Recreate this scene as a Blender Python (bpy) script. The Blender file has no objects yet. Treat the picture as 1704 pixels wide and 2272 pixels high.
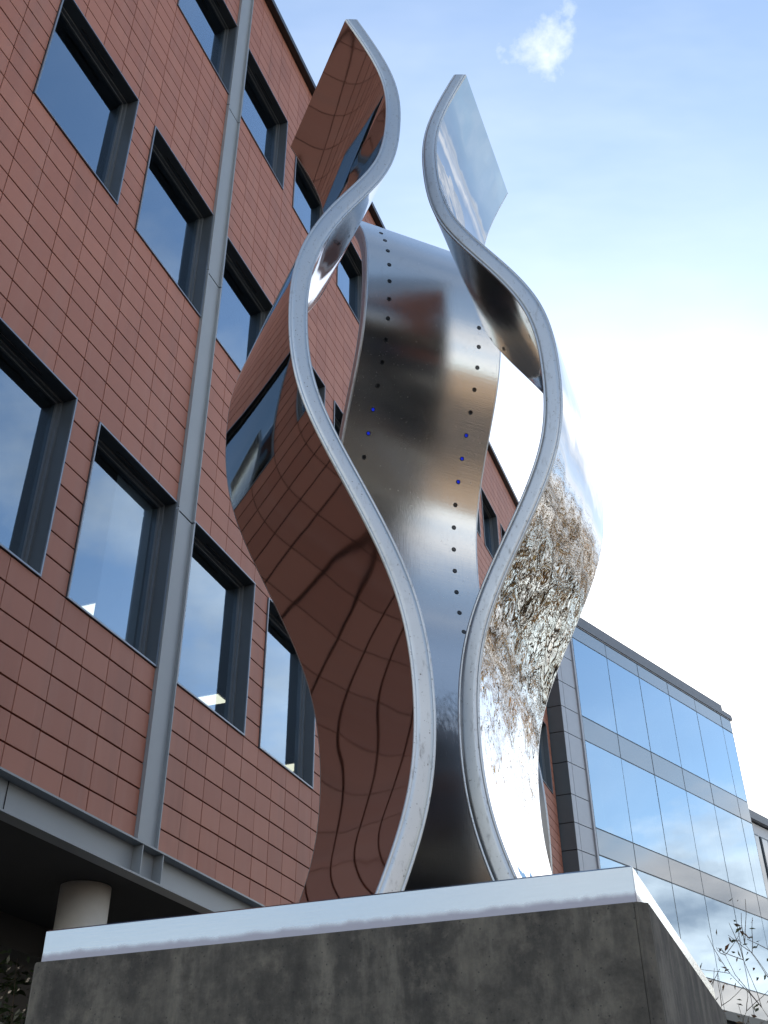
import bpy, math, random
from mathutils import Vector, Matrix, Euler
sc = bpy.context.scene
C = sc.collection
rad = math.radians
EYE = 1.6

def az(a):
    a = rad(a); return Vector((math.sin(a), math.cos(a), 0))

# ------------------------------------------------------------------ camera
FPX, PITCH, ROLL = 2320.0, rad(34.5), rad(-0.6)      # focal length in pixels of a 1704 x 2272 frame
cp, sp_, cr, sr = math.cos(PITCH), math.sin(PITCH), math.cos(ROLL), math.sin(ROLL)
m0 = [Vector((1, 0, 0)), Vector((0, sp_, -cp)), Vector((0, cp, sp_))]      # right, down, forward
RIGHT = m0[0]*cr - m0[1]*sr; DOWN = m0[0]*sr + m0[1]*cr; FWD = m0[2]
cam_d = bpy.data.cameras.new('camera'); cam = bpy.data.objects.new('camera', cam_d); C.objects.link(cam)
cam_d.sensor_fit = 'VERTICAL'; cam_d.sensor_height = 36; cam_d.lens = 36*FPX/2272
cam_d.clip_start = 0.05; cam_d.clip_end = 3000
cam.matrix_world = Matrix(((RIGHT.x, -DOWN.x, -FWD.x, 0), (RIGHT.y, -DOWN.y, -FWD.y, 0), (RIGHT.z, -DOWN.z, -FWD.z, EYE), (0, 0, 0, 1)))
sc.camera = cam
sc.render.resolution_x, sc.render.resolution_y = 768, 1024

def proj(p):
    q = Vector(p) - Vector((0, 0, EYE)); w = q.dot(FWD)
    if w < .1: return None
    return 852 + FPX*q.dot(RIGHT)/w, 1136 + FPX*q.dot(DOWN)/w

# ------------------------------------------------------------------ light
SUN_AZ, SUN_EL = 10.0, 17.0
world = bpy.data.worlds.new('World'); sc.world = world; world.use_nodes = True
wn = world.node_tree; wn.nodes.clear()
def WN(t, **k):
    n = wn.nodes.new(t)
    for a, v in k.items(): setattr(n, a, v)
    return n
def WL(a, b): wn.links.new(a, b)
sky = WN('ShaderNodeTexSky', sky_type='NISHITA'); sky.sun_disc = False
sky.sun_elevation = rad(SUN_EL); sky.sun_rotation = rad(SUN_AZ); sky.altitude = 50
sky.air_density = 1.0; sky.dust_density = 0.75; sky.ozone_density = 1.0
tc = WN('ShaderNodeTexCoord')
nrm = WN('ShaderNodeVectorMath', operation='NORMALIZE'); WL(tc.outputs['Generated'], nrm.inputs[0])
sep = WN('ShaderNodeSeparateXYZ'); WL(nrm.outputs[0], sep.inputs[0])
def M(op, a, b=None, c=None, clamp=False):
    n = WN('ShaderNodeMath', operation=op); n.use_clamp = clamp
    for i, v in enumerate((a, b, c)):
        if v is None: continue
        if isinstance(v, (int, float)): n.inputs[i].default_value = v
        else: WL(v, n.inputs[i])
    return n.outputs[0]
zz = M('ADD', M('MAXIMUM', sep.outputs['Z'], 0.0), 0.18)
pl = WN('ShaderNodeCombineXYZ'); WL(M('DIVIDE', sep.outputs['X'], zz), pl.inputs[0]); WL(M('DIVIDE', sep.outputs['Y'], zz), pl.inputs[1])
ns = WN('ShaderNodeTexNoise'); ns.inputs['Scale'].default_value = 1.0; ns.inputs['Detail'].default_value = 9; ns.inputs['Roughness'].default_value = .58
off = WN('ShaderNodeVectorMath', operation='ADD'); WL(pl.outputs[0], off.inputs[0]); off.inputs[1].default_value = (25.45, 19.29, 29.22); WL(off.outputs[0], ns.inputs['Vector'])
# fair-weather cloud, denser towards the horizon
thr = M('ADD', M('MULTIPLY', sep.outputs['Z'], 0.265), 0.36)
cov = M('MULTIPLY', M('SUBTRACT', ns.outputs['Fac'], thr), 8.0, clamp=True)
# the small wisp high over the sculpture
wd = WN('ShaderNodeVectorMath', operation='DISTANCE'); WL(nrm.outputs[0], wd.inputs[0]); wd.inputs[1].default_value = (0.1395, 0.5165, 0.8448)
n2 = WN('ShaderNodeTexNoise'); n2.inputs['Scale'].default_value = 30; n2.inputs['Detail'].default_value = 9; n2.inputs['Roughness'].default_value = .6
WL(nrm.outputs[0], n2.inputs['Vector'])
wisp = M('MULTIPLY', M('SUBTRACT', M('SUBTRACT', n2.outputs['Fac'], 0.22), M('MULTIPLY', wd.outputs['Value'], 9.5)), 2.6, clamp=True)
n4 = WN('ShaderNodeTexNoise'); n4.inputs['Scale'].default_value = 0.8; n4.inputs['Detail'].default_value = 6; n4.inputs['Roughness'].default_value = .6
st4 = WN('ShaderNodeMapping'); st4.inputs['Scale'].default_value = (1.0, 2.6, 1); st4.inputs['Rotation'].default_value = (0, 0, .5); WL(off.outputs[0], st4.inputs['Vector']); WL(st4.outputs[0], n4.inputs['Vector'])
veil = M('MULTIPLY', M('SUBTRACT', n4.outputs['Fac'], .40), .7, clamp=True)      # thin high cloud
cloud = M('MULTIPLY', M('MAXIMUM', M('MAXIMUM', cov, veil), M('MULTIPLY', wisp, .55)), 0.9)
n3 = WN('ShaderNodeTexNoise'); n3.inputs['Scale'].default_value = 3.4; n3.inputs['Detail'].default_value = 5; WL(off.outputs[0], n3.inputs['Vector'])
ccol = WN('ShaderNodeMix', data_type='RGBA'); WL(M('MULTIPLY', M('SUBTRACT', n3.outputs['Fac'], .3), 2.2, clamp=True), ccol.inputs['Factor'])
ccol.inputs['A'].default_value = (1.7, 1.85, 2.1, 1); ccol.inputs['B'].default_value = (7.5, 7.3, 7.0, 1)
mx = WN('ShaderNodeMix', data_type='RGBA'); WL(cloud, mx.inputs['Factor']); WL(sky.outputs[0], mx.inputs['A']); WL(ccol.outputs['Result'], mx.inputs['B'])
bg = WN('ShaderNodeBackground'); bg.inputs['Strength'].default_value = 0.1; WL(mx.outputs['Result'], bg.inputs['Color'])
wo = WN('ShaderNodeOutputWorld'); WL(bg.outputs[0], wo.inputs['Surface'])
sd = bpy.data.lights.new('sun', 'SUN'); sd.energy = 3.0; sd.angle = rad(.53); sd.color = (1, .86, .68)
sun = bpy.data.objects.new('sun', sd); C.objects.link(sun)
sdir = az(SUN_AZ)*math.cos(rad(SUN_EL)) + Vector((0, 0, math.sin(rad(SUN_EL))))
sun.rotation_euler = sdir.to_track_quat('Z', 'Y').to_euler(); sun.location = sdir*60
vs = sc.view_settings; vs.view_transform = 'Standard'; vs.look = 'None'; vs.exposure = 1.92; vs.gamma = 1; vs.use_curve_mapping = False
sc.render.engine = 'CYCLES'; sc.cycles.max_bounces = 7; sc.cycles.glossy_bounces = 5; sc.cycles.diffuse_bounces = 3; sc.cycles.transparent_max_bounces = 10; sc.cycles.caustics_reflective = False; sc.cycles.caustics_refractive = False
sc.cycles.sample_clamp_indirect = 8

# ------------------------------------------------------------------ materials
class Mat:
    def __init__(s, name):
        s.m = bpy.data.materials.new(name); s.m.use_nodes = True
        s.t = s.m.node_tree; s.t.nodes.clear()
        s.out = s.n('ShaderNodeOutputMaterial')
    def n(s, t, ins=None, **k):
        x = s.t.nodes.new(t)
        for a, v in k.items(): setattr(x, a, v)
        for a, v in (ins or {}).items(): s.i(x, a, v)
        return x
    def i(s, x, a, v):
        sock = x.inputs[a]
        if hasattr(v, 'is_output'): s.t.links.new(v, sock)
        else: sock.default_value = v
    def math(s, op, a, b=None, clamp=False):
        x = s.n('ShaderNodeMath', operation=op); x.use_clamp = clamp
        s.i(x, 0, a)
        if b is not None: s.i(x, 1, b)
        return x.outputs[0]
    def noise(s, vec, scale, detail=4, rough=.5):
        x = s.n('ShaderNodeTexNoise', {'Scale': scale, 'Detail': detail, 'Roughness': rough})
        if vec is not None: s.i(x, 'Vector', vec)
        return x.outputs['Fac']
    def ramp(s, f, stops):
        x = s.n('ShaderNodeValToRGB', {'Fac': f}); e = x.color_ramp.elements
        while len(e) < len(stops): e.new(.5)
        for el, (p, c) in zip(e, stops): el.position = p; el.color = tuple(c) + (1,)
        return x.outputs['Color']
    def mix(s, f, a, b, blend='MIX'):
        x = s.n('ShaderNodeMix', data_type='RGBA', blend_type=blend)
        s.i(x, 'Factor', f); s.i(x, 'A', a); s.i(x, 'B', b); return x.outputs['Result']
    def map(s, vec, scale):
        return s.n('ShaderNodeMapping', {'Vector': vec, 'Scale': scale}).outputs[0]
    def pos(s): return s.n('ShaderNodeNewGeometry').outputs['Position']
    def obj(s): return s.n('ShaderNodeTexCoord').outputs['Object']
    def bump(s, h, strength, dist, normal=None):
        x = s.n('ShaderNodeBump', {'Height': h, 'Strength': strength, 'Distance': dist})
        if normal is not None: s.i(x, 'Normal', normal)
        return x.outputs[0]
    def bsdf(s, **k):
        x = s.n('ShaderNodeBsdfPrincipled')
        for a, v in k.items(): s.i(x, a.replace('_', ' '), v)
        s.t.links.new(x.outputs[0], s.out.inputs[0]); return x

def c4(r, g, b): return (r, g, b, 1)
def simple(name, col, rough=.5, metal=0, var=.12, scale=6):
    m = Mat(name); f = m.noise(m.pos(), scale, 5)
    lo = c4(*[c*(1-var) for c in col]); hi = c4(*[min(1, c*(1+var)) for c in col])
    m.bsdf(Base_Color=m.mix(f, lo, hi), Roughness=rough, Metallic=metal); return m.m

AZ_RED = 20.75
def tile_mat():
    m = Mat('terracotta')
    geo = m.n('ShaderNodeNewGeometry'); p = geo.outputs['Position']
    loc = m.n('ShaderNodeVectorRotate', {'Vector': p, 'Angle': rad(-(90-AZ_RED))}, rotation_type='Z_AXIS').outputs[0]
    isl = m.n('ShaderNodeNewGeometry').outputs['Random Per Island']
    oi = m.n('ShaderNodeObjectInfo').outputs['Random']
    rnd = m.math('FRACT', m.math('ADD', m.math('MULTIPLY', isl, 7.31), m.math('MULTIPLY', oi, 3.77)))
    wn_ = m.n('ShaderNodeTexWhiteNoise', {'W': rnd}, noise_dimensions='1D').outputs['Value']
    big = m.noise(m.map(loc, (.25, 1, .5)), 1.2, 4)
    fine = m.noise(loc, 160, 2)
    streak = m.noise(m.map(loc, (5, 1, .35)), 1.6, 5)
    grime = m.math('MULTIPLY', m.math('SUBTRACT', m.noise(m.map(loc, (2.4, 1, .30)), 1.1, 7, .62), .52, True), 2.6, True)
    col = m.mix(wn_, c4(.385, .138, .083), c4(.480, .188, .118))
    col = m.mix(m.math('MULTIPLY', big, .5), col, c4(.40, .165, .115))
    col = m.mix(m.math('MULTIPLY', m.math('SUBTRACT', streak, .5, True), 1.0), col, c4(.46, .24, .18))
    col = m.mix(m.math('MULTIPLY', fine, .14), col, c4(.16, .07, .06))
    col = m.mix(m.math('MULTIPLY', grime, .6), col, c4(.20, .095, .07))
    m.bsdf(Base_Color=col, Roughness=.62, Normal=m.bump(fine, .25, .002)); return m.m

def steel(name, base, rough, wav=0, wscale=2.0, fine=0, brushed=0, dirt=0, wav2=0, w2=12, w2map=(1, 1, 1), dark_base=0):
    m = Mat(name); p = m.obj()
    col = base
    nrm_ = None
    if wav: nrm_ = m.bump(m.noise(p, wscale, 2, .4), 1.0, wav)
    if wav2: nrm_ = m.bump(m.noise(m.map(p, w2map), w2, 3, .55), 1.0, wav2, nrm_)
    rg = rough
    if brushed:
        b = m.noise(m.map(p, (90, 90, 1.2)), 2.0, 3)
        b2 = m.noise(m.map(p, (1, 1, 45)), 2.0, 2)
        nrm_ = m.bump(m.math('ADD', b, m.math('MULTIPLY', b2, .6)), 1.0, brushed, nrm_) if nrm_ else m.bump(m.math('ADD', b, m.math('MULTIPLY', b2, .6)), 1.0, brushed)
    sm = m.noise(p, 3.0, 5)
    rg = m.math('ADD', rough*.75, m.math('MULTIPLY', sm, rough*.5))
    if dirt:
        d = m.noise(m.map(p, (14, 14, 5)), 3.0, 8, .7)
        dk = m.math('MULTIPLY', m.math('SUBTRACT', d, .56, True), 5*dirt, True)
        sp = m.math('MULTIPLY', m.math('SUBTRACT', m.noise(p, 90, 2), .66, True), 14*dirt, True)
        k = m.math('MAXIMUM', dk, sp)
        col = m.mix(k, c4(*base[:3]), c4(.16, .14, .12))
        rg = m.math('ADD', rg, m.math('MULTIPLY', k, .3))
    if dark_base:
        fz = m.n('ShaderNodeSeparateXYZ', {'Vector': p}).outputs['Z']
        ed = m.math('ADD', m.math('MULTIPLY', m.noise(m.map(p, (30, 30, 2.5)), 1.6, 6, .65), .9), dark_base-.45)
        fk = m.math('MULTIPLY', m.math('SUBTRACT', ed, fz), 3.2, True)      # base colour darkens towards the foot, with a ragged top edge
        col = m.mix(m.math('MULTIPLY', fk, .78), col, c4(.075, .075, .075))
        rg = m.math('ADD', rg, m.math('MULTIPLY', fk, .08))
    a = dict(Base_Color=col, Metallic=1.0, Roughness=rg)
    if nrm_ is not None: a['Normal'] = nrm_
    m.bsdf(**a); return m.m

def glass_mat(name, tint, fac0, ior, mirror=(.9, .95, 1.0)):
    m = Mat(name)
    fr = m.n('ShaderNodeFresnel', {'IOR': ior}).outputs[0]
    f = m.math('ADD', fr, fac0, True)
    f = m.math('MULTIPLY', f, m.math('SUBTRACT', 1.0, m.n('ShaderNodeNewGeometry').outputs['Backfacing']))      # one reflection per pane, at its outer face
    wv = m.bump(m.noise(m.pos(), .9, 2), 1.0, .0015)
    gl = m.n('ShaderNodeBsdfGlossy', {'Color': c4(*mirror), 'Roughness': .008, 'Normal': wv})
    tr = m.n('ShaderNodeBsdfTransparent', {'Color': c4(*tint)})
    x = m.n('ShaderNodeMixShader', {'Fac': f}); m.t.links.new(tr.outputs[0], x.inputs[1]); m.t.links.new(gl.outputs[0], x.inputs[2])
    m.t.links.new(x.outputs[0], m.out.inputs[0]); return m.m

def concrete_mat():
    m = Mat('concrete'); p = m.obj()
    big = m.noise(p, 2.6, 6, .6)
    st = m.noise(m.map(p, (5, 5, 1.3)), 1.5, 8, .66)
    st2 = m.noise(m.map(p, (22, 22, 2.2)), 1.4, 6, .65)
    fine = m.noise(p, 55, 6, .7)
    pit = m.n('ShaderNodeTexVoronoi', {'Vector': p, 'Scale': 42.0}).outputs['Distance']
    col = m.ramp(st, [(.36, (.050, .044, .037)), (.5, (.100, .089, .073)), (.62, (.23, .203, .162))])
    col = m.mix(m.math('MULTIPLY', big, .7), col, m.ramp(big, [(.40, (.038, .035, .032)), (.60, (.165, .146, .117))]))
    col = m.mix(m.math('MULTIPLY', m.math('SUBTRACT', st2, .60, True), 1.6, True), col, c4(.22, .205, .175))
    col = m.mix(m.math('MULTIPLY', fine, .5), col, m.mix(1.0, col, c4(.45, .45, .45), 'MULTIPLY'))
    mot = m.noise(p, 13, 7, .72)
    col = m.mix(m.math('MULTIPLY', m.math('SUBTRACT', mot, .5, True), 3.2, True), col, c4(.19, .165, .128))
    col = m.mix(m.math('MULTIPLY', m.math('SUBTRACT', .5, mot, True), 3.6, True), col, c4(.034, .029, .024))
    runs = m.noise(m.map(p, (9, 9, .25)), 1.7, 6, .6)
    low = m.math('MULTIPLY', m.math('SUBTRACT', runs, .44, True), 3.4, True)      # dirty water runs from under the cap
    col = m.mix(m.math('MULTIPLY', low, .5), col, c4(.045, .040, .035))
    lime = m.math('MULTIPLY', m.math('SUBTRACT', m.noise(p, 8.5, 8, .7), .69, True), 9, True)
    col = m.mix(m.math('MULTIPLY', lime, .55), col, c4(.36, .36, .36))
    hole = m.math('LESS_THAN', pit, .12)
    col = m.mix(m.math('MULTIPLY', hole, .6), col, c4(.02, .02, .02))
    h = m.math('ADD', m.math('MULTIPLY', fine, .6), m.math('SUBTRACT', big, m.math('MULTIPLY', hole, .7)))
    m.bsdf(Base_Color=col, Roughness=.85, Normal=m.bump(h, .6, .006)); return m.m

def cap_mat():
    m = Mat('plinth_cap_steel'); p = m.obj()
    z = m.n('ShaderNodeSeparateXYZ', {'Vector': p}).outputs['Z']
    edge = m.math('ADD', m.math('MULTIPLY', m.noise(m.map(p, (1, 1, .2)), 14, 8, .65), .034), m.math('MULTIPLY', m.noise(m.map(p, (1, 1, .2)), 1.7, 2), .020))
    lvl = m.math('SUBTRACT', m.math('SUBTRACT', m.math('SUBTRACT', z, CAP_Z0), edge), -.018)
    stain = m.math('SUBTRACT', 1.0, m.math('MULTIPLY', lvl, 60, True), True)
    fine = m.noise(m.map(p, (2, 2, 60)), 4, 3)
    drip = m.math('MULTIPLY', m.math('SUBTRACT', m.noise(m.map(p, (9, 9, .8)), 2, 5), .62, True), 2.5, True)
    col = m.mix(fine, c4(.31, .35, .39), c4(.35, .39, .43))
    col = m.mix(m.math('MULTIPLY', drip, .3), col, c4(.27, .29, .32))
    col = m.mix(m.math('MULTIPLY', stain, .7), col, c4(.21, .19, .235))
    m.bsdf(Base_Color=col, Metallic=1.0, Roughness=m.math('ADD', .2, m.math('MULTIPLY', stain, .22)), Normal=m.bump(fine, .12, .001)); return m.m

def leaf_mat(name, cols, rough=.5, trans=.35):
    m = Mat(name)
    r = m.n('ShaderNodeNewGeometry').outputs['Random Per Island']
    col = m.ramp(r, [(i/(len(cols)-1), c) for i, c in enumerate(cols)])
    d = m.n('ShaderNodeBsdfPrincipled', {'Base Color': col, 'Roughness': rough})
    t = m.n('ShaderNodeBsdfTranslucent', {'Color': col})
    x = m.n('ShaderNodeMixShader', {'Fac': trans}); m.t.links.new(d.outputs[0], x.inputs[1]); m.t.links.new(t.outputs[0], x.inputs[2])
    m.t.links.new(x.outputs[0], m.out.inputs[0]); return m.m

def emit(name, col, s):
    m = Mat(name); e = m.n('ShaderNodeEmission', {'Color': c4(*col), 'Strength': s}); m.t.links.new(e.outputs[0], m.out.inputs[0]); return m.m

CAP_Z0 = 2.40
MT = dict(
    tile=tile_mat(), backing=simple('wall_backing', (.042, .019, .016), .8),
    grey=simple('grey_steel_paint', (.30, .32, .335), .42, 0, .1, 2.5),
    reveal=simple('window_lining', (.085, .098, .112), .38, .0, .08),
    trim=simple('window_trim', (.22, .245, .28), .35, .5), dark=simple('dark_metal', (.035, .037, .04), .45),
    frame=simple('window_frame', (.15, .165, .18), .35, .2),
    gasket=simple('gasket', (.012, .012, .013), .6),
    glass=glass_mat('window_glass', (.66, .71, .74), .24, 1.75, (.66, .83, 1.0)),
    ceil=simple('ceiling_white', (.42, .42, .41), .8), room=simple('room_wall', (.20, .195, .185), .8),
    blind=simple('blind_fabric', (.5, .52, .55), .8),
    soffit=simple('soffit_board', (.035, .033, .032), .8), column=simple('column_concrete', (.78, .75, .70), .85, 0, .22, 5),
    mirror_l=steel('mirror_steel_left', (.42, .41, .40, 1), .035, wav=.0015, wscale=1.4),
    mirror_r=steel('mirror_steel_right', (.48, .475, .465, 1), .008, wav=.014, wscale=2.4, wav2=.0006, w2=8, w2map=(1, 1, .25)),
    mirror_i=steel('polished_steel_inner', (.50, .50, .50, 1), .07, wav=.006, wscale=2.0),
    brushed=steel('brushed_steel', (.60, .585, .56, 1), .21, wav=.008, wscale=1.5, brushed=.00045, dirt=.22, dark_base=1.6),
    edge=steel('satin_edge_steel', (.49, .50, .505, 1), .42, dirt=.6),
    led_off=simple('led_lens_dark', (.012, .012, .014), .15), led_on=emit('led_blue', (.015, .045, 1.0), .14), led_ring=simple('led_ring', (.03, .03, .03), .4, .5),
    concrete=concrete_mat(), joint=simple('joint_dark', (.012, .012, .012), .9), cap=cap_mat(),
    cglass=glass_mat('curtain_glass', (.62, .70, .73), .42, 1.9, (.72, .87, 1.0)),
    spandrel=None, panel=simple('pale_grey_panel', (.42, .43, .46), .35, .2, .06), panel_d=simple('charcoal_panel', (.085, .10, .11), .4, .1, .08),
    parapet=simple('parapet_metal', (.16, .165, .18), .45, .2), mullion=simple('mullion_metal', (.06, .075, .09), .4, .3),
    white=simple('white_render', (.62, .63, .66), .6, 0, .05),
    paving=simple('paving', (.07, .067, .065), .8, 0, .25, 1.2), brick=simple('brick_red', (.24, .17, .11), .85, 0, .25, 3),
    roofing=simple('roof_slate', (.09, .09, .10), .7), bark=simple('bark', (.19, .155, .12), .9, 0, .3, 9),
    autumn=leaf_mat('autumn_leaves', [(.44, .24, .09), (.50, .33, .14), (.36, .21, .09), (.46, .38, .18), (.32, .27, .13)], .5, .5),
    young=leaf_mat('young_tree_leaves', [(.05, .07, .025), (.09, .10, .03), (.20, .09, .04), (.06, .06, .03)]),
    holly=leaf_mat('evergreen_leaves', [(.05, .08, .04), (.09, .13, .06), (.16, .18, .15)], .18, .1),
)
def span_mat():
    m = Mat('spandrel_glass'); m.bsdf(Base_Color=c4(.16, .18, .20), Roughness=.04, Metallic=0.0, IOR=1.9, Specular_IOR_Level=.9, Coat_Weight=.6, Coat_Roughness=.02, Coat_IOR=1.8); return m.m
MT['spandrel'] = span_mat()

# ------------------------------------------------------------------ mesh helpers
class MB:
    def __init__(s): s.v = []; s.f = []; s.mi = []; s.sm = []
    def face(s, pts, mi=0, smooth=False):
        b = len(s.v); s.v += [tuple(p) for p in pts]; s.f.append(tuple(range(b, b+len(pts)))); s.mi.append(mi); s.sm.append(smooth)
    def box(s, x0, x1, y0, y1, z0, z1, mi=0, skip=()):
        b = len(s.v)
        s.v += [(x0, y0, z0), (x1, y0, z0), (x1, y1, z0), (x0, y1, z0), (x0, y0, z1), (x1, y0, z1), (x1, y1, z1), (x0, y1, z1)]
        for k, f in {'b': (3, 2, 1, 0), 't': (4, 5, 6, 7), 'f': (0, 1, 5, 4), 'r': (1, 2, 6, 5), 'k': (2, 3, 7, 6), 'l': (3, 0, 4, 7)}.items():
            if k in skip: continue
            s.f.append(tuple(b+i for i in f)); s.mi.append(mi); s.sm.append(False)
    def bevbox(s, x0, x1, y0, y1, z0, z1, c, mi=0):
        # box with chamfered vertical and top edges on the -y side profile (octagonal plan)
        pl = [(x0+c, y0), (x1-c, y0), (x1, y0+c), (x1, y1-c), (x1-c, y1), (x0+c, y1), (x0, y1-c), (x0, y0+c)]
        s.prism(pl, z0, z1, mi)
    def prism(s, poly, z0, z1, mi=0):
        b = len(s.v); n = len(poly)
        s.v += [(x, y, z0) for x, y in poly] + [(x, y, z1) for x, y in poly]
        s.f.append(tuple(b+n+i for i in range(n))); s.f.append(tuple(b+n-1-i for i in range(n))); s.mi += [mi, mi]; s.sm += [False, False]
        for i in range(n):
            j = (i+1) % n; s.f.append((b+i, b+j, b+n+j, b+n+i)); s.mi.append(mi); s.sm.append(False)
    def grid(s, rows, mi=0, smooth=True, flip=False):
        b = len(s.v); nr, nc = len(rows), len(rows[0])
        for r in rows: s.v += [tuple(p) for p in r]
        for i in range(nr-1):
            for j in range(nc-1):
                q = (b+i*nc+j, b+i*nc+j+1, b+(i+1)*nc+j+1, b+(i+1)*nc+j)
                s.f.append(q[::-1] if flip else q); s.mi.append(mi); s.sm.append(smooth)
    def tube(s, p, q, r0, r1, n=6, mi=0):
        p, q = Vector(p), Vector(q); d = (q-p)
        if d.length < 1e-5: return
        d.normalize(); u = d.orthogonal().normalized(); w = d.cross(u); b = len(s.v)
        for c, r in ((p, r0), (q, r1)):
            for i in range(n):
                a = 2*math.pi*i/n; s.v.append(tuple(c+u*(r*math.cos(a))+w*(r*math.sin(a))))
        for i in range(n):
            j = (i+1) % n; s.f.append((b+i, b+j, b+n+j, b+n+i)); s.mi.append(mi); s.sm.append(True)
    def mesh(s, name, *mats):
        me = bpy.data.meshes.new(name); me.from_pydata(s.v, [], s.f)
        for m in mats: me.materials.append(m)
        me.polygons.foreach_set('material_index', s.mi); me.polygons.foreach_set('use_smooth', s.sm); me.update(); return me
    def build(s, name, mat, parent=None, **k):
        mats = mat if isinstance(mat, (list, tuple)) else [mat]
        return link(name, s.mesh(name, *mats), parent, **k)
def link(name, me, parent=None, loc=(0, 0, 0), rotz=0, label=None, kind=None):
    o = bpy.data.objects.new(name, me); C.objects.link(o); o.parent = parent; o.location = loc
    if rotz: o.rotation_euler = (0, 0, rotz)
    if label: o['label'] = label
    if kind: o['kind'] = kind
    return o
def thing(name, label, cat, loc, rotz=0, group=None):
    o = bpy.data.objects.new(name, None); C.objects.link(o); o.location = loc; o.rotation_euler = (0, 0, rotz)
    o.empty_display_size = .3; o['label'] = label; o['category'] = cat
    if group: o['group'] = group
    return o
def spline(kn, y):
    n = len(kn); h = [kn[i+1]-kn[i] for i in range(n-1)]
    a = [0]*n; b = [1]*n; c = [0]*n; d = [0]*n
    for i in range(1, n-1):
        a[i] = h[i-1]; b[i] = 2*(h[i-1]+h[i]); c[i] = h[i]; d[i] = 6*((y[i+1]-y[i])/h[i]-(y[i]-y[i-1])/h[i-1])
    for i in range(1, n):
        w = a[i]/b[i-1]; b[i] -= w*c[i-1]; d[i] -= w*d[i-1]
    m = [0]*n; m[-1] = d[-1]/b[-1]
    for i in range(n-2, -1, -1): m[i] = (d[i]-c[i]*m[i+1])/b[i]
    def f(x):
        i = max(0, min(n-2, int((x-kn[0])/(kn[1]-kn[0])))); t = x-kn[i]; hh = h[i]
        return y[i]+t*((y[i+1]-y[i])/hh-hh*(2*m[i]+m[i+1])/6)+m[i]*t*t/2+(m[i+1]-m[i])/(6*hh)*t**3
    return f

# ------------------------------------------------------------------ ground
g = MB(); g.face([(-900, -900, 0), (900, -900, 0), (900, 900, 0), (-900, 900, 0)])
o = g.build('ground', MT['paving']); o['kind'] = 'structure'

# ------------------------------------------------------------------ red building (local x along the facade, y into it)
D = 4.6
NF = az(AZ_RED+90); EF = az(AZ_RED); ROT_F = rad(90-AZ_RED)
red = thing('red_tile_building', 'terracotta tiled office building with square windows along the left', 'building', -D*NF, ROT_F)
CW = .0687*D; S0 = 1.187*D
RB = [(0, .5282), (7, .845), (15, 1.211), (26, 1.728), (34, 2.082), (45, 2.583), (53, 2.916), (61, 3.285)]
def rz(r):
    for (a, za), (b, zb) in zip(RB, RB[1:]):
        if r <= b: return EYE + D*(za+(zb-za)*(r-a)/(b-a))
def cs(c): return S0 + c*CW
WROWS = [(7, 15), (26, 34), (45, 53)]
C0, C1 = -10, 55
S_END = 22.9
PIL = [4, 34]
def win_k(k, row):
    if k == -2 and row >= 1: return False
    return -2 <= k <= 10
def in_window(c, r):
    k = math.floor(c/5)
    if c-5*k == 4: return False
    for i, (a, b) in enumerate(WROWS):
        if a <= r < b: return win_k(k, i)
    return False
tiles = []
for c in range(C0, C1):
    if c in PIL: continue
    for r in range(61):
        if in_window(c, r): continue
        tiles.append((c, r))
GX, GZ = .0032, .0062
def tile_area(c, r):
    pts = [proj(-D*NF + EF*s + Vector((0, 0, z))) for s, z in ((cs(c), rz(r)), (cs(c+1), rz(r)), (cs(c+1), rz(r+1)), (cs(c), rz(r+1)))]
    if any(p is None for p in pts): return 0
    cx = sum(p[0] for p in pts)/4; cy = sum(p[1] for p in pts)/4
    if not (0 < cx < 1100 and 0 < cy < 2100): return 0
    return abs(sum(pts[i][0]*pts[(i+1) % 4][1]-pts[(i+1) % 4][0]*pts[i][1] for i in range(4)))/2
tiles.sort(key=lambda t: -tile_area(*t))
wall = MB()
def wall_band(r0, r1, c0, c1): wall.box(cs(c0), cs(c1), .024, .12, rz(r0), rz(r1))
wall_band(0, 7, C0, C1); wall_band(15, 26, C0, C1); wall_band(34, 45, C0, C1); wall_band(53, 61, C0, C1)
for i, (a, b) in enumerate(WROWS):
    for k in range(C0//5, C1//5):
        if win_k(k, i): wall_band(a, b, 5*k+4, 5*k+5)
        else: wall_band(a, b, 5*k, 5*k+5)
wall.build('wall', MT['backing'], red)
def tile_box(mb, w, h, x=0, z=0):
    # slightly cushioned tile: front face inset with a small bevel
    x0, x1, z0, z1, b = x+GX, x+w-GX, z+GZ, z+h-GZ, .0022
    B = len(mb.v)
    mb.v += [(x0, .023, z0), (x1, .023, z0), (x1, .023, z1), (x0, .023, z1), (x0, b, z0), (x1, b, z0), (x1, b, z1), (x0, b, z1),
             (x0+b, 0, z0+b), (x1-b, 0, z0+b), (x1-b, 0, z1-b), (x0+b, 0, z1-b)]
    for f in ((8, 9, 10, 11), (4, 5, 9, 8), (5, 6, 10, 9), (6, 7, 11, 10), (7, 4, 8, 11), (0, 1, 5, 4), (1, 2, 6, 5), (2, 3, 7, 6), (3, 0, 4, 7)):
        mb.f.append(tuple(B+i for i in f)); mb.mi.append(0); mb.sm.append(False)
cache = {}
rnd = random.Random(4)
for c, r in tiles[:300]:
    h = rz(r+1)-rz(r); key = round(h, 5)
    if key not in cache:
        mb = MB(); tile_box(mb, CW, h); cache[key] = mb.mesh('tile', MT['tile'])
    t = link('tile', cache[key], red, (cs(c), rnd.uniform(-.0012, .0012), rz(r)))
    t.rotation_euler = (rnd.uniform(-.003, .003), 0, rnd.uniform(-.002, .002))
rest = MB()
for c, r in tiles[300:]: tile_box(rest, CW, rz(r+1)-rz(r), cs(c), rz(r))
rest.build('tile_field', MT['tile'], red, kind='stuff')
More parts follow.
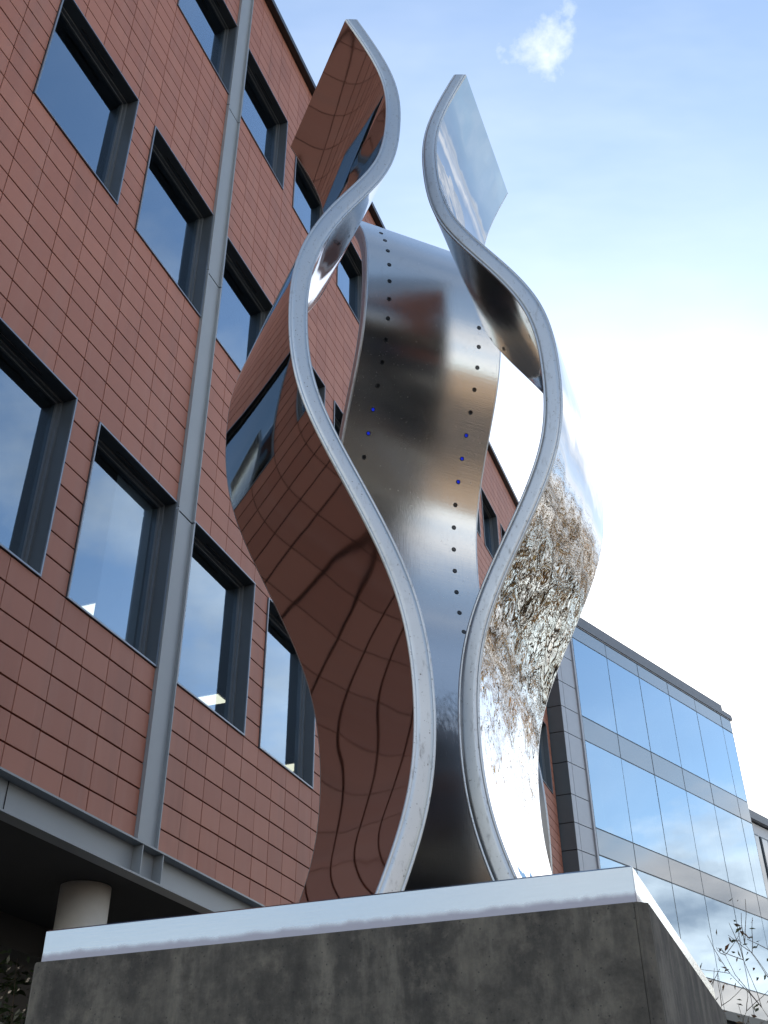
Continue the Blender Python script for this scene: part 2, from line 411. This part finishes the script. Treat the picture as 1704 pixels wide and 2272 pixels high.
# windows
def window_meshes(h):
    w = 4*CW
    lin = MB()      # lining (deep reveal) and inner sash
    def ring(mb, x0, x1, z0, z1, t, y0, y1):
        mb.box(x0, x0+t, y0, y1, z0, z1); mb.box(x1-t, x1, y0, y1, z0, z1)
        mb.box(x0+t, x1-t, y0, y1, z0, z0+t); mb.box(x0+t, x1-t, y0, y1, z1-t, z1)
    ring(lin, .006, w-.006, .006, h-.006, .012, -.004, .155)
    trim = MB(); ring(trim, 0, w, 0, h, .015, -.016, -.0045)
    fr = MB(); ring(fr, .0185, w-.0185, .0185, h-.0185, .022, .108, .165); ring(fr, .041, w-.041, .041, h-.041, .016, .138, .195)
    vent = MB(); vent.box(w*.30, w*.72, .06, .075, h-.030, h-.0182)
    pane = MB(); pane.box(.0575, w-.0575, .156, .166, .0575, h-.0575)
    return lin.mesh('window', MT['reveal']), trim.mesh('trim', MT['trim']), fr.mesh('frame', MT['frame']), vent.mesh('vent', MT['dark']), pane.mesh('pane', MT['glass'])
for i, (a, b) in enumerate(WROWS):
    ms = window_meshes(rz(b)-rz(a))
    for k in range(-2, 11):
        if not win_k(k, i): continue
        w = link('window', ms[0], red, (cs(5*k), 0, rz(a)))
        for nm, me in zip(('trim', 'frame', 'vent', 'pane'), ms[1:]): link(nm, me, w)
# rooms behind the windows
for i, (a, b) in enumerate(WROWS):
    zf, zc = rz(a)-.9, EYE + D*1.27 + (rz(b)-rz(15))
    m = MB(); m.box(cs(C0), cs(C1), .13, 5.2, zc, zc+.12); m.build('ceiling', MT['ceil'], red)
    m = MB(); m.box(cs(C0), cs(C1), .13, 5.2, zf-.1, zf); m.build('floor_slab', MT['room'], red)
    m = MB(); m.box(cs(C0), cs(C1), 5.0, 5.2, zf+.001, zc-.001); m.build('back_wall', MT['room'], red)
zc = EYE + D*1.27
lm = MB(); lm.box(-.16, .16, -.62, .62, -.055, -.004, 0); ldm = lm.mesh('ceiling_light', MT['white'])
lm = MB(); lm.box(-.13, .13, -.59, .59, -.066, -.056, 0); lde = lm.mesh('diffuser', emit('fluorescent', (1, .9, .66), .8))
for j in range(-1, 4):
    l = link('ceiling_light', ldm, red, (1.845*D+j*.569*D, 2.5, zc)); link('diffuser', lde, l)
m = MB(); m.box(cs(1.96), cs(3.75), .20, .212, rz(7)+.02, rz(15)-.02); m.build('blind', MT['blind'], red)
# pilasters: channel sections in three lengths
pm = []
for z0, z1 in ((EYE+D*.5285, EYE+D*1.196), (EYE+D*1.2, EYE+D*1.884), (EYE+D*1.888, EYE+D*2.535), (EYE+D*2.539, EYE+D*3.284)):
    m = MB(); W = CW
    m.box(.010, W-.036, -.006, .02, z0, z1); m.box(-.002, .0098, -.034, .02, z0, z1); m.box(W-.0358, W-.024, -.034, .02, z0, z1)
    pm.append(m.mesh('pilaster', MT['grey']))
for c in PIL:
    for me in pm: link('pilaster', me, red, (cs(c), 0, 0))
# edge beam with flanges and stiffeners
bz0, bz1 = EYE+D*.4725, EYE+D*.5279
m = MB(); m.box(cs(C0), cs(C1), 0.0, .03, bz0+.0145, bz1-.0145); m.box(cs(C0), cs(C1), -.09, .30, bz1-.014, bz1); m.box(cs(C0), cs(C1), -.09, .03, bz0, bz0+.014)
beam = m.build('edge_beam', MT['grey'], red)
for c in PIL:
    for dx in (.006, CW-.018):
        m = MB(); m.box(cs(c)+dx, cs(c)+dx+.012, -.083, -.001, bz0+.0148, bz1-.0148); m.build('stiffener', MT['grey'], beam)
m = MB(); m.box(1.14*D, 1.14*D+.006, -.004, -.001, bz0+.015, bz1-.015); m.build('beam_joint', MT['joint'], beam)
# roof
zr = EYE + D*3.285
m = MB(); m.box(cs(C0)-.05, cs(C1)+.05, -.10, 5.6, zr+.002, zr+.11); m.build('coping', MT['dark'], red)
m = MB(); m.box(cs(C0), cs(C1), 5.21, 5.3, EYE+2.35, zr); m.box(cs(C1)-.1, cs(C1), .13, 5.2, EYE+2.35, zr-.002); m.box(cs(C0), cs(C0)+.1, .13, 5.2, EYE+2.35, zr-.002); m.build('rear_wall', MT['tile'], red)
# undercroft
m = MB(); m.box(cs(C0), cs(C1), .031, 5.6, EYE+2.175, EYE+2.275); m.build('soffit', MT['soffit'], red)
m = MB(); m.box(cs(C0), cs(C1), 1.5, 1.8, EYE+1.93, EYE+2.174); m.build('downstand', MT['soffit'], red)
m = MB(); n = 28
ring = [(.19*math.cos(2*math.pi*i/n), .19*math.sin(2*math.pi*i/n)) for i in range(n)]
m.prism(ring, 0, EYE+2.174)
for f in range(len(m.sm)): m.sm[f] = len(m.f[f]) == 4
cm = m.mesh('column', MT['column'])
for j in range(0, 3): link('column', cm, red, (6.82+j*6.32, .44, 0))
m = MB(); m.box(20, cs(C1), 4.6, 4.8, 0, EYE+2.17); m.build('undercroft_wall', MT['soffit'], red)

# ------------------------------------------------------------------ glass building
AG = 42.2; GC = Vector((4.13, 22.92, 0)); ROT_G = rad(90-AG)
gb = thing('glass_office', 'blue glass curtain wall office block with grey parapet on the right', 'building', GC, ROT_G)
TE = [.855, 2.46, 4.06, 5.66, 7.22, 8.80, 9.47]
ZE = [12.70, 12.30, 10.18, 9.56, 7.47, 6.86, 4.86, 4.22]
SP = (0, 2, 4, 6)
back = MB(); 
for zi in (0, 2, 4, 6): back.box(.76, 9.46, .06, .5, EYE+ZE[zi+1]+.03, EYE+ZE[zi]-.03)
back.build('spandrel_backing', MT['mullion'], gb)
for ci in range(6):
    for ri in range(7):
        t0, t1, z1, z0 = TE[ci]+.016, TE[ci+1]-.016, EYE+ZE[ri]-.016, EYE+ZE[ri+1]+.016
        m = MB(); m.box(0, t1-t0, 0, .024, 0, z1-z0)
        p = m.build('spandrel_pane' if ri in SP else 'pane', MT['spandrel'] if ri in SP else MT['cglass'], gb, loc=(t0, rnd.uniform(-.002, .002), z0))
        p.rotation_euler = (rnd.uniform(-.0022, .0022), 0, rnd.uniform(-.0022, .0022))
for t in TE:
    m = MB(); m.box(t-.018, t+.018, .005, .13, EYE+2.6, EYE+12.7); m.build('mullion', MT['mullion'], gb)
for z in ZE:
    m = MB(); m.box(TE[0]+.02, TE[-1]-.02, .007, .11, EYE+z-.018, EYE+z+.018); m.build('transom', MT['mullion'], gb)
for z in (12.45, 9.85, 7.15, 4.5, 1.6):
    m = MB(); m.box(.8, 9.4, .55, 9, EYE+z-.2, EYE+z+.15); m.build('floor_slab', MT['ceil'], gb)
m = MB(); m.box(.75, 9.46, 8.9, 9.2, 0, EYE+12.3); m.build('back_wall', MT['room'], gb)
for t, zi in ((2.9, 3), (5.9, 3), (6.6, 1), (8.4, 1), (4.4, 1), (7.6, 5)):
    m = MB(); m.box(t, t+.5, 1.2, 1.7, EYE+ZE[zi+1]-.1, EYE+ZE[zi]+.1); m.build('inner_column', MT['ceil'], gb)
# cladding panels beside the glass and the return face
PJ = [12.70, 12.33, 11.58, 10.83, 10.175, 9.53, 8.79, 8.04, 7.40, 6.80, 6.06, 5.3, 4.6]
for a, b in zip(PJ, PJ[1:]):
    for t0, t1 in ((0.0, .165), (.172, .73)):
        m = MB(); m.box(t0+.003, t1-.003, 0, .03, EYE+b+.009, EYE+a-.009); m.build('cladding_panel', MT['panel'], gb)
m = MB(); m.box(.742, .80, -.035, .03, EYE+4.6, EYE+12.7); m.build('corner_post', MT['panel'], gb)
m = MB(); m.box(.012, .76, .031, .2, EYE+4.2, EYE+12.7); m.build('panel_backing', MT['gasket'], gb)
side = az(-66.0); sl = Vector((side.dot(az(AG)), side.dot(-az(AG+90)), 0))      # return direction in local axes
ang = math.atan2(sl.y, sl.x)
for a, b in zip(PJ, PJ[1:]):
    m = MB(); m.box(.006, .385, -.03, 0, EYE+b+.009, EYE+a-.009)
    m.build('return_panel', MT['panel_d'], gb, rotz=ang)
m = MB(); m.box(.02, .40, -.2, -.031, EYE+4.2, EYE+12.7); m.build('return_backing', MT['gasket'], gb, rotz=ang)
m = MB(); m.box(.392, .46, -.10, .02, 0, EYE+12.6); m.build('corner_trim', MT['grey'], gb, rotz=ang)
m = MB(); m.box(-.10, 8.965, -.035, 9.2, EYE+12.735, EYE+13.05); m.build('parapet', MT['parapet'], gb)
m = MB(); m.box(8.966, 9.56, -.035, 9.2, EYE+12.735, EYE+12.90); m.build('parapet_end', MT['parapet'], gb)
m = MB(); m.box(-.05, 9.5, -.012, 9.1, EYE+12.705, EYE+12.733); m.build('parapet_soffit', MT['panel'], gb)
m = MB(); m.box(0.0, 9.46, .12, 9.2, 0, EYE+2.58); m.box(0, 9.5, -.1, .119, EYE+4.0, EYE+4.19); m.build('base_wall', MT['dark'], gb)
m = MB(); m.box(9.462, 9.50, .03, 9.2, 0, EYE+12.7); m.build('end_wall', MT['panel'], gb)

# lower block beyond it
lb = thing('low_office', 'low pale block with grey roof band behind glass office at right edge', 'building', GC+az(AG)*13.0-az(AG+90)*2.0, ROT_G)
m = MB(); m.box(0, 14, .05, 8, 0, EYE+11.2); m.build('wall', MT['white'], lb)
m = MB(); m.box(-.1, 14, -.12, 8.1, EYE+11.24, EYE+11.52); m.build('roof_band', MT['parapet'], lb)
for j in range(8):
    w = MB(); x = .55+j*1.1
    w.box(x, x+.96, -.01, .049, EYE+8.6, EYE+10.78); f = w.build('window', MT['mullion'], lb)
    w = MB(); w.box(x+.05, x+.46, -.022, -.012, EYE+8.66, EYE+10.72); w.build('pane', MT['spandrel'], f)
    w = MB(); w.box(x+.50, x+.91, -.022, -.012, EYE+8.66, EYE+10.72); w.build('pane', MT['spandrel'], f)

# ------------------------------------------------------------------ plinth (local x along the front, y away from the camera)
PA = Vector((-1.235, 3.943, 0)); ROT_P = rad(-AZ_RED); PW = 2.106
pl_ = thing('plinth', 'dark stained concrete plinth with bright steel cap under the sculpture', 'plinth', PA, ROT_P)
CT = EYE+.787
core = MB(); core.box(.02, PW-.0, .02, PW-.02, 0, CT-.01); core.build('core', MT['joint'], pl_)
def panel(x0, x1, z0, z1, face, c0=0, c1=0):
    m = MB(); gp = .0007
    if face == 'front': m.prism([(x0+gp+c0, -.03), (x1-gp-c1, -.03), (x1-gp, -.03+c1) if c1 else (x1-gp, -.0299), (x1-gp, .02), (x0+gp, .02), (x0+gp, -.03+c0) if c0 else (x0+gp, -.0299)], z0+gp, z1-gp)
    elif face == 'right': m.box(PW, PW+.032, x0+gp, x1-gp, z0+gp, z1-gp)
    else: m.box(-.02, .02, x0+gp, x1-gp, z0+gp, z1-gp)
    m.build('concrete_panel', MT['concrete'], pl_)
ZS = [0, 1.2, CT]
for z0, z1 in zip(ZS, ZS[1:]):
    panel(-.02, 2.1, z0, z1, 'front', c0=.03)
    panel(2.1, PW+.032, z0, z1, 'front', c1=.028)
    panel(.0205, PW, z0, z1, 'right'); panel(.0205, PW, z0, z1, 'left')
m = MB(); c = .008; z0, z1 = EYE+.775, EYE+.90
pl8 = [(c, 0), (PW-.003, 0), (PW, .003), (PW, PW-c), (PW-c, PW), (c, PW), (0, PW-c), (0, c)]
m.prism(pl8, z0, z1-.005)
b = len(m.v); m.v += [(x, y, z1-.005) for x, y in pl8] + [(x*.9955+PW*.00225, y*.9955+PW*.00225, z1) for x, y in pl8]
for i in range(8): m.f.append((b+i, b+(i+1) % 8, b+8+(i+1) % 8, b+8+i)); m.mi.append(0); m.sm.append(False)
m.f.append(tuple(b+8+i for i in range(8))); m.mi.append(0); m.sm.append(False)
m.build('steel_cap', MT['cap'], pl_)

# ------------------------------------------------------------------ sculpture: three identical wave-bent ribbons on a right-angled triangle
SC0 = PA + az(AZ_RED+90)*1.05 + az(AZ_RED)*1.05 + Vector((0, 0, EYE+.9))
sculp = thing('flame_sculpture', 'tall polished steel sculpture of three wavy upright ribbons on the plinth', 'sculpture', SC0)
KN = [.85+5.45*i/12 for i in range(13)]
T2 = .0475
RIB = [  # label, azimuth of width, azimuth outward, start along width, width, profile, outer material, inner material
    ('mirror polished ribbon reflecting the red tiles', AZ_RED-45, AZ_RED-135, 3.4136, 1.03,
     [-1.4952, -1.6629, -1.7052, -1.6278, -1.4105, -1.1817, -1.1035, -1.1385, -1.3156, -1.5425, -1.6247, -1.5824, -1.3395], 'mirror_l', 'mirror_i'),
    ('mirror polished ribbon reflecting trees and bright sky', AZ_RED, AZ_RED+90, 3.9807, 1.03,
     [-.9326, -1.0951, -1.1382, -1.0681, -.8534, -.6553, -.6044, -.657, -.8692, -1.0995, -1.1785, -1.1416, -.9322], 'mirror_r', 'mirror_i'),
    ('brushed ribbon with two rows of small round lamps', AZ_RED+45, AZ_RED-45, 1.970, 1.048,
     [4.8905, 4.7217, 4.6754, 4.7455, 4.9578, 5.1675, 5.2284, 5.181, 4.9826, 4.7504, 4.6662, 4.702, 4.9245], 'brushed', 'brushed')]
dm = MB(); n = 14
for i in range(n):
    a0, a1 = 2*math.pi*i/n, 2*math.pi*(i+1)/n
    p = lambda a, r, z: (r*math.cos(a), r*math.sin(a), z)
    dm.face([p(a0, .0165, 0), p(a1, .0165, 0), p(a1, .0150, .0035), p(a0, .0150, .0035)], 0, True)
    dm.face([p(a0, .0150, .0035), p(a1, .0150, .0035), p(a1, .0105, .0015), p(a0, .0105, .0015)], 0, True)
ringm = dm.mesh('lamp', MT['led_ring'])
def lensmesh(mat):
    q = MB(); q.face([(.0106*math.cos(2*math.pi*i/n), .0106*math.sin(2*math.pi*i/n), .0016) for i in range(n)]); return q.mesh('lens', mat)
lens_off, lens_on = lensmesh(MT['led_off']), lensmesh(MT['led_on'])
for ri, (lab, ae, ao, s0, w, prof, mo, mi) in enumerate(RIB):
    e, o_ = az(ae), az(ao); f = spline(KN, prof)
    N = 150; zs = [.86+(6.285-.86)*i/N for i in range(N+1)]
    mid, out_, inn = [], [], []
    for z in zs:
        nn = f(z); sl_ = (f(z+.002)-f(z-.002))/.004; L = math.hypot(1, sl_)
        mid.append((nn, z, sl_/L, 1/L))
    def P(s, nn, z): return s*e + nn*o_ + Vector((0, 0, max(z, .9)+EYE)) - SC0
    def off_(q, d, dz=0): return q[0]+d*q[3], q[1]-d*q[2]
    body = MB(); NW = 10; lip = .012
    ss = [s0+lip+(w-2*lip)*j/NW for j in range(NW+1)]
    flip = ri == 1
    body.grid([[P(s, *off_(q, T2)) for s in ss] for q in mid], 0, True, not flip)
    body.grid([[P(s, *off_(q, -T2)) for s in ss] for q in mid], 1, True, flip)
    q = mid[-1]
    body.grid([[P(s, *off_(q, -T2)) for s in ss], [P(s, *off_(q, T2)) for s in ss]], 2, False)
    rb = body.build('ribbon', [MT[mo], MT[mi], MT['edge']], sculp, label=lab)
    # closed edge strips: slightly domed, with a fine weld groove near either face
    for end in (0, 1):
        sg = 1 if end == 0 else -1; sE = s0 if end == 0 else s0+w
        cs_ = [(T2, lip), (T2, .003), (T2-.003, 0.0), (T2-.0105, -.0005), (T2-.0115, .0022), (T2-.0125, -.0005), (T2*.4, -.0012), (0, -.0014), (-T2*.4, -.0012), (-T2+.0125, -.0005), (-T2+.0115, .0022), (-T2+.0105, -.0005), (-T2+.003, 0.0), (-T2, .003), (-T2, lip)]
        st = MB(); st.grid([[P(sE+sg*ds, *off_(q, d)) for d, ds in cs_] for q in mid], 0, True, (end == 0) != flip)
        st.grid([[P(sE+sg*ds, *off_(mid[-1], d)) for d, ds in cs_], [P(sE+sg*lip, *off_(mid[-1], d)) for d, ds in cs_]], 0, False)
        st.build('edge_strip', MT['edge'], rb)
    # lamps on the inner face, two rows
    arc = [0]
    ip = [off_(q, -T2) for q in mid]
    for a, b in zip(ip, ip[1:]): arc.append(arc[-1]+math.hypot(b[0]-a[0], b[1]-a[1]))
    for k in (range(-19, 12) if ri == 2 else ()):
        at = 3.700+.1655*k
        i = next((i for i in range(N) if arc[i] <= at < arc[i+1]), None)
        if i is None: continue
        t = (at-arc[i])/(arc[i+1]-arc[i])
        q = [mid[i][x]*(1-t)+mid[i+1][x]*t for x in range(4)]
        for side_, sx in ((0, s0+.170), (1, s0+w-.178)):
            pos = P(sx, *off_(q, -T2-.0006))
            zax = -(o_*q[3]-Vector((0, 0, q[2]))); xax = e; yax = zax.cross(xax)
            lamp = link('lamp', ringm, rb); lamp.location = pos
            lamp.rotation_euler = Matrix((xax, yax, zax)).transposed().to_euler()
            lit = ri == 2 and ((side_ == 0 and k in (0, 1)) or (side_ == 1 and k in (0, 1, -1)))
            link('lens', lens_on if lit else lens_off, lamp)

# ------------------------------------------------------------------ trees and shrubs
def tree(name, label, loc, H, seed, leafmat, nleaf, lsize, spread=.34, group=None, depth=5, r0=.12):
    R = random.Random(seed); root = thing(name, label, 'tree', loc, 0, group)
    wood = MB(); tips = []
    def grow(p, d, L, r, lev):
        nseg = 3 if lev else 5; q = Vector(p)
        for i in range(nseg):
            d2 = (d+Vector((R.uniform(-1, 1), R.uniform(-1, 1), R.uniform(-.3, .6)))*.16).normalized()
            nq = q+d2*(L/nseg); ra, rb_ = r*(1-.45*i/nseg), r*(1-.45*(i+1)/nseg)
            wood.tube(q, nq, ra, rb_, 7 if lev < 2 else 4); q, d = nq, d2
            if lev >= 2: tips.append((q.copy(), d.copy()))
            if lev == 0 and i >= 1 and lev < depth:
                for _ in range(2): side_branch(q, d, L, rb_, lev)
        if lev < depth:
            for _ in range(3 if lev < 3 else 2): side_branch(q, d, L, r*.55, lev)
    def side_branch(q, d, L, r, lev):
        a = R.uniform(0, 6.283); u = d.orthogonal().normalized(); v = d.cross(u)
        nd = (d*R.uniform(.55, 1.0)+(u*math.cos(a)+v*math.sin(a))*R.uniform(.5, .95)+Vector((0, 0, .12))).normalized()
        grow(q, nd, L*R.uniform(.55, .75), max(r*R.uniform(.55, .75), .004), lev+1)
    grow((0, 0, 0), Vector((0, 0, 1)), H*spread, r0, 0)
    wood.build('trunk', MT['bark'], root)
    lv = MB()
    for _ in range(nleaf):
        p, d = R.choice(tips); p = p+Vector((R.gauss(0, 1), R.gauss(0, 1), R.gauss(0, 1)))*lsize*1.6
        u = Vector((R.gauss(0, 1), R.gauss(0, 1), R.gauss(0, 1))).normalized(); v = u.orthogonal().normalized(); s = lsize*R.uniform(.6, 1.3)
        k = u.cross(v)*s*.15
        lv.face([p-u*s, p+v*s*.45-u*s*.1+k, p+u*s, p-v*s*.45-u*s*.1+k])
    lv.build('crown', leafmat, root); return root
TR = [(49, 15, 12.5), (60, 15, 12), (54, 22, 15), (66, 20, 13), (45, 23, 15), (77, 20, 12), (37, 16, 6.5)]
TL = ['autumn tree nearest to the glass office', 'copper leaved autumn tree in the near row', 'tall autumn tree behind the near row', 'broad autumn tree right of the near row', 'far autumn tree by the glass office corner', 'autumn tree standing farthest to the right', 'small young autumn tree nearest the plinth corner']
for (a, d, h), lb_, s in zip(TR, TL, range(7)):
    tree('autumn_tree', lb_, Vector((.6, 4.4, 0))+az(a)*d, h, 11+s, MT['autumn'], 15000, .045, group='autumn trees right of the sculpture', r0=.16)
def shrub(name, label, loc, H, W, seed, mat, nleaf, lsize, ntw=30, cat='shrub'):
    R = random.Random(seed); root = thing(name, label, cat, loc); st = MB(); tips = []
    for _ in range(ntw):
        p = Vector((R.uniform(-.15, .15)*W, R.uniform(-.15, .15)*W, 0)); d = Vector((R.gauss(0, .35)*W/H, R.gauss(0, .35)*W/H, 1)).normalized(); r = .012
        L = H*R.uniform(.6, 1.0)
        for i in range(7):
            q = p+d*L/7; st.tube(p, q, r, r*.8, 4); r *= .8; p = q; d = (d+Vector((R.gauss(0, .18), R.gauss(0, .18), R.gauss(0, .08)))).normalized()
            if i > 1:
                for _ in range(2):
                    dd = (d*.6+Vector((R.gauss(0, .6), R.gauss(0, .6), R.gauss(0, .4)))).normalized(); e2 = p+dd*R.uniform(.1, .3)
                    st.tube(p, e2, r*.5, r*.3, 3); tips += [(p+(e2-p)*t) for t in (.4, .7, 1)]
    st.build('stem', MT['bark'], root); lv = MB()
    for _ in range(nleaf):
        p = R.choice(tips)+Vector((R.gauss(0, 1), R.gauss(0, 1), R.gauss(0, 1)))*lsize*.8
        u = Vector((R.gauss(0, 1), R.gauss(0, 1), R.gauss(0, .7))).normalized(); v = u.orthogonal().normalized(); s = lsize*R.uniform(.6, 1.3)
        lv.face([p-u*s, p+v*s*.42, p+u*s, p-v*s*.42])
    lv.build('foliage', mat, root); return root
shrub('evergreen_shrub', 'dark glossy evergreen bush beneath the red building behind the plinth', az(-18.9)*10.9, 4.3, 2.6, 3, MT['holly'], 9000, .05, 140)
tree('young_tree', 'young sparse leafed tree in front of the glass office lower panes', az(16.4)*10.5, 3.75, 52, MT['young'], 900, .034, spread=.44, depth=4, r0=.025)

# ------------------------------------------------------------------ brick block across the street, behind the camera (seen in the steel)
bb = thing('brick_block', 'long red brick block with sash windows across the street', 'building', az(136)*34, rad(90-46))
m = MB(); m.box(-26, 26, -10, 0, 0, 9.5); m.build('wall', MT['brick'], bb)
m = MB(); m.box(-26.4, 26.4, -10.4, .4, 9.502, 10.0); m.build('roof', MT['roofing'], bb)
wm = MB(); wm.box(0, 1.3, .002, .05, 0, 1.9); wme = wm.mesh('window', MT['white'])
pmn = MB(); pmn.box(.1, 1.2, .052, .07, .1, 1.8); pme = pmn.mesh('pane', MT['spandrel'])
for i in range(14):
    for zf in (1.0, 4.2, 7.2):
        w = link('window', wme, bb, (-24.5+i*3.6, 0, zf)); link('pane', pme, w)
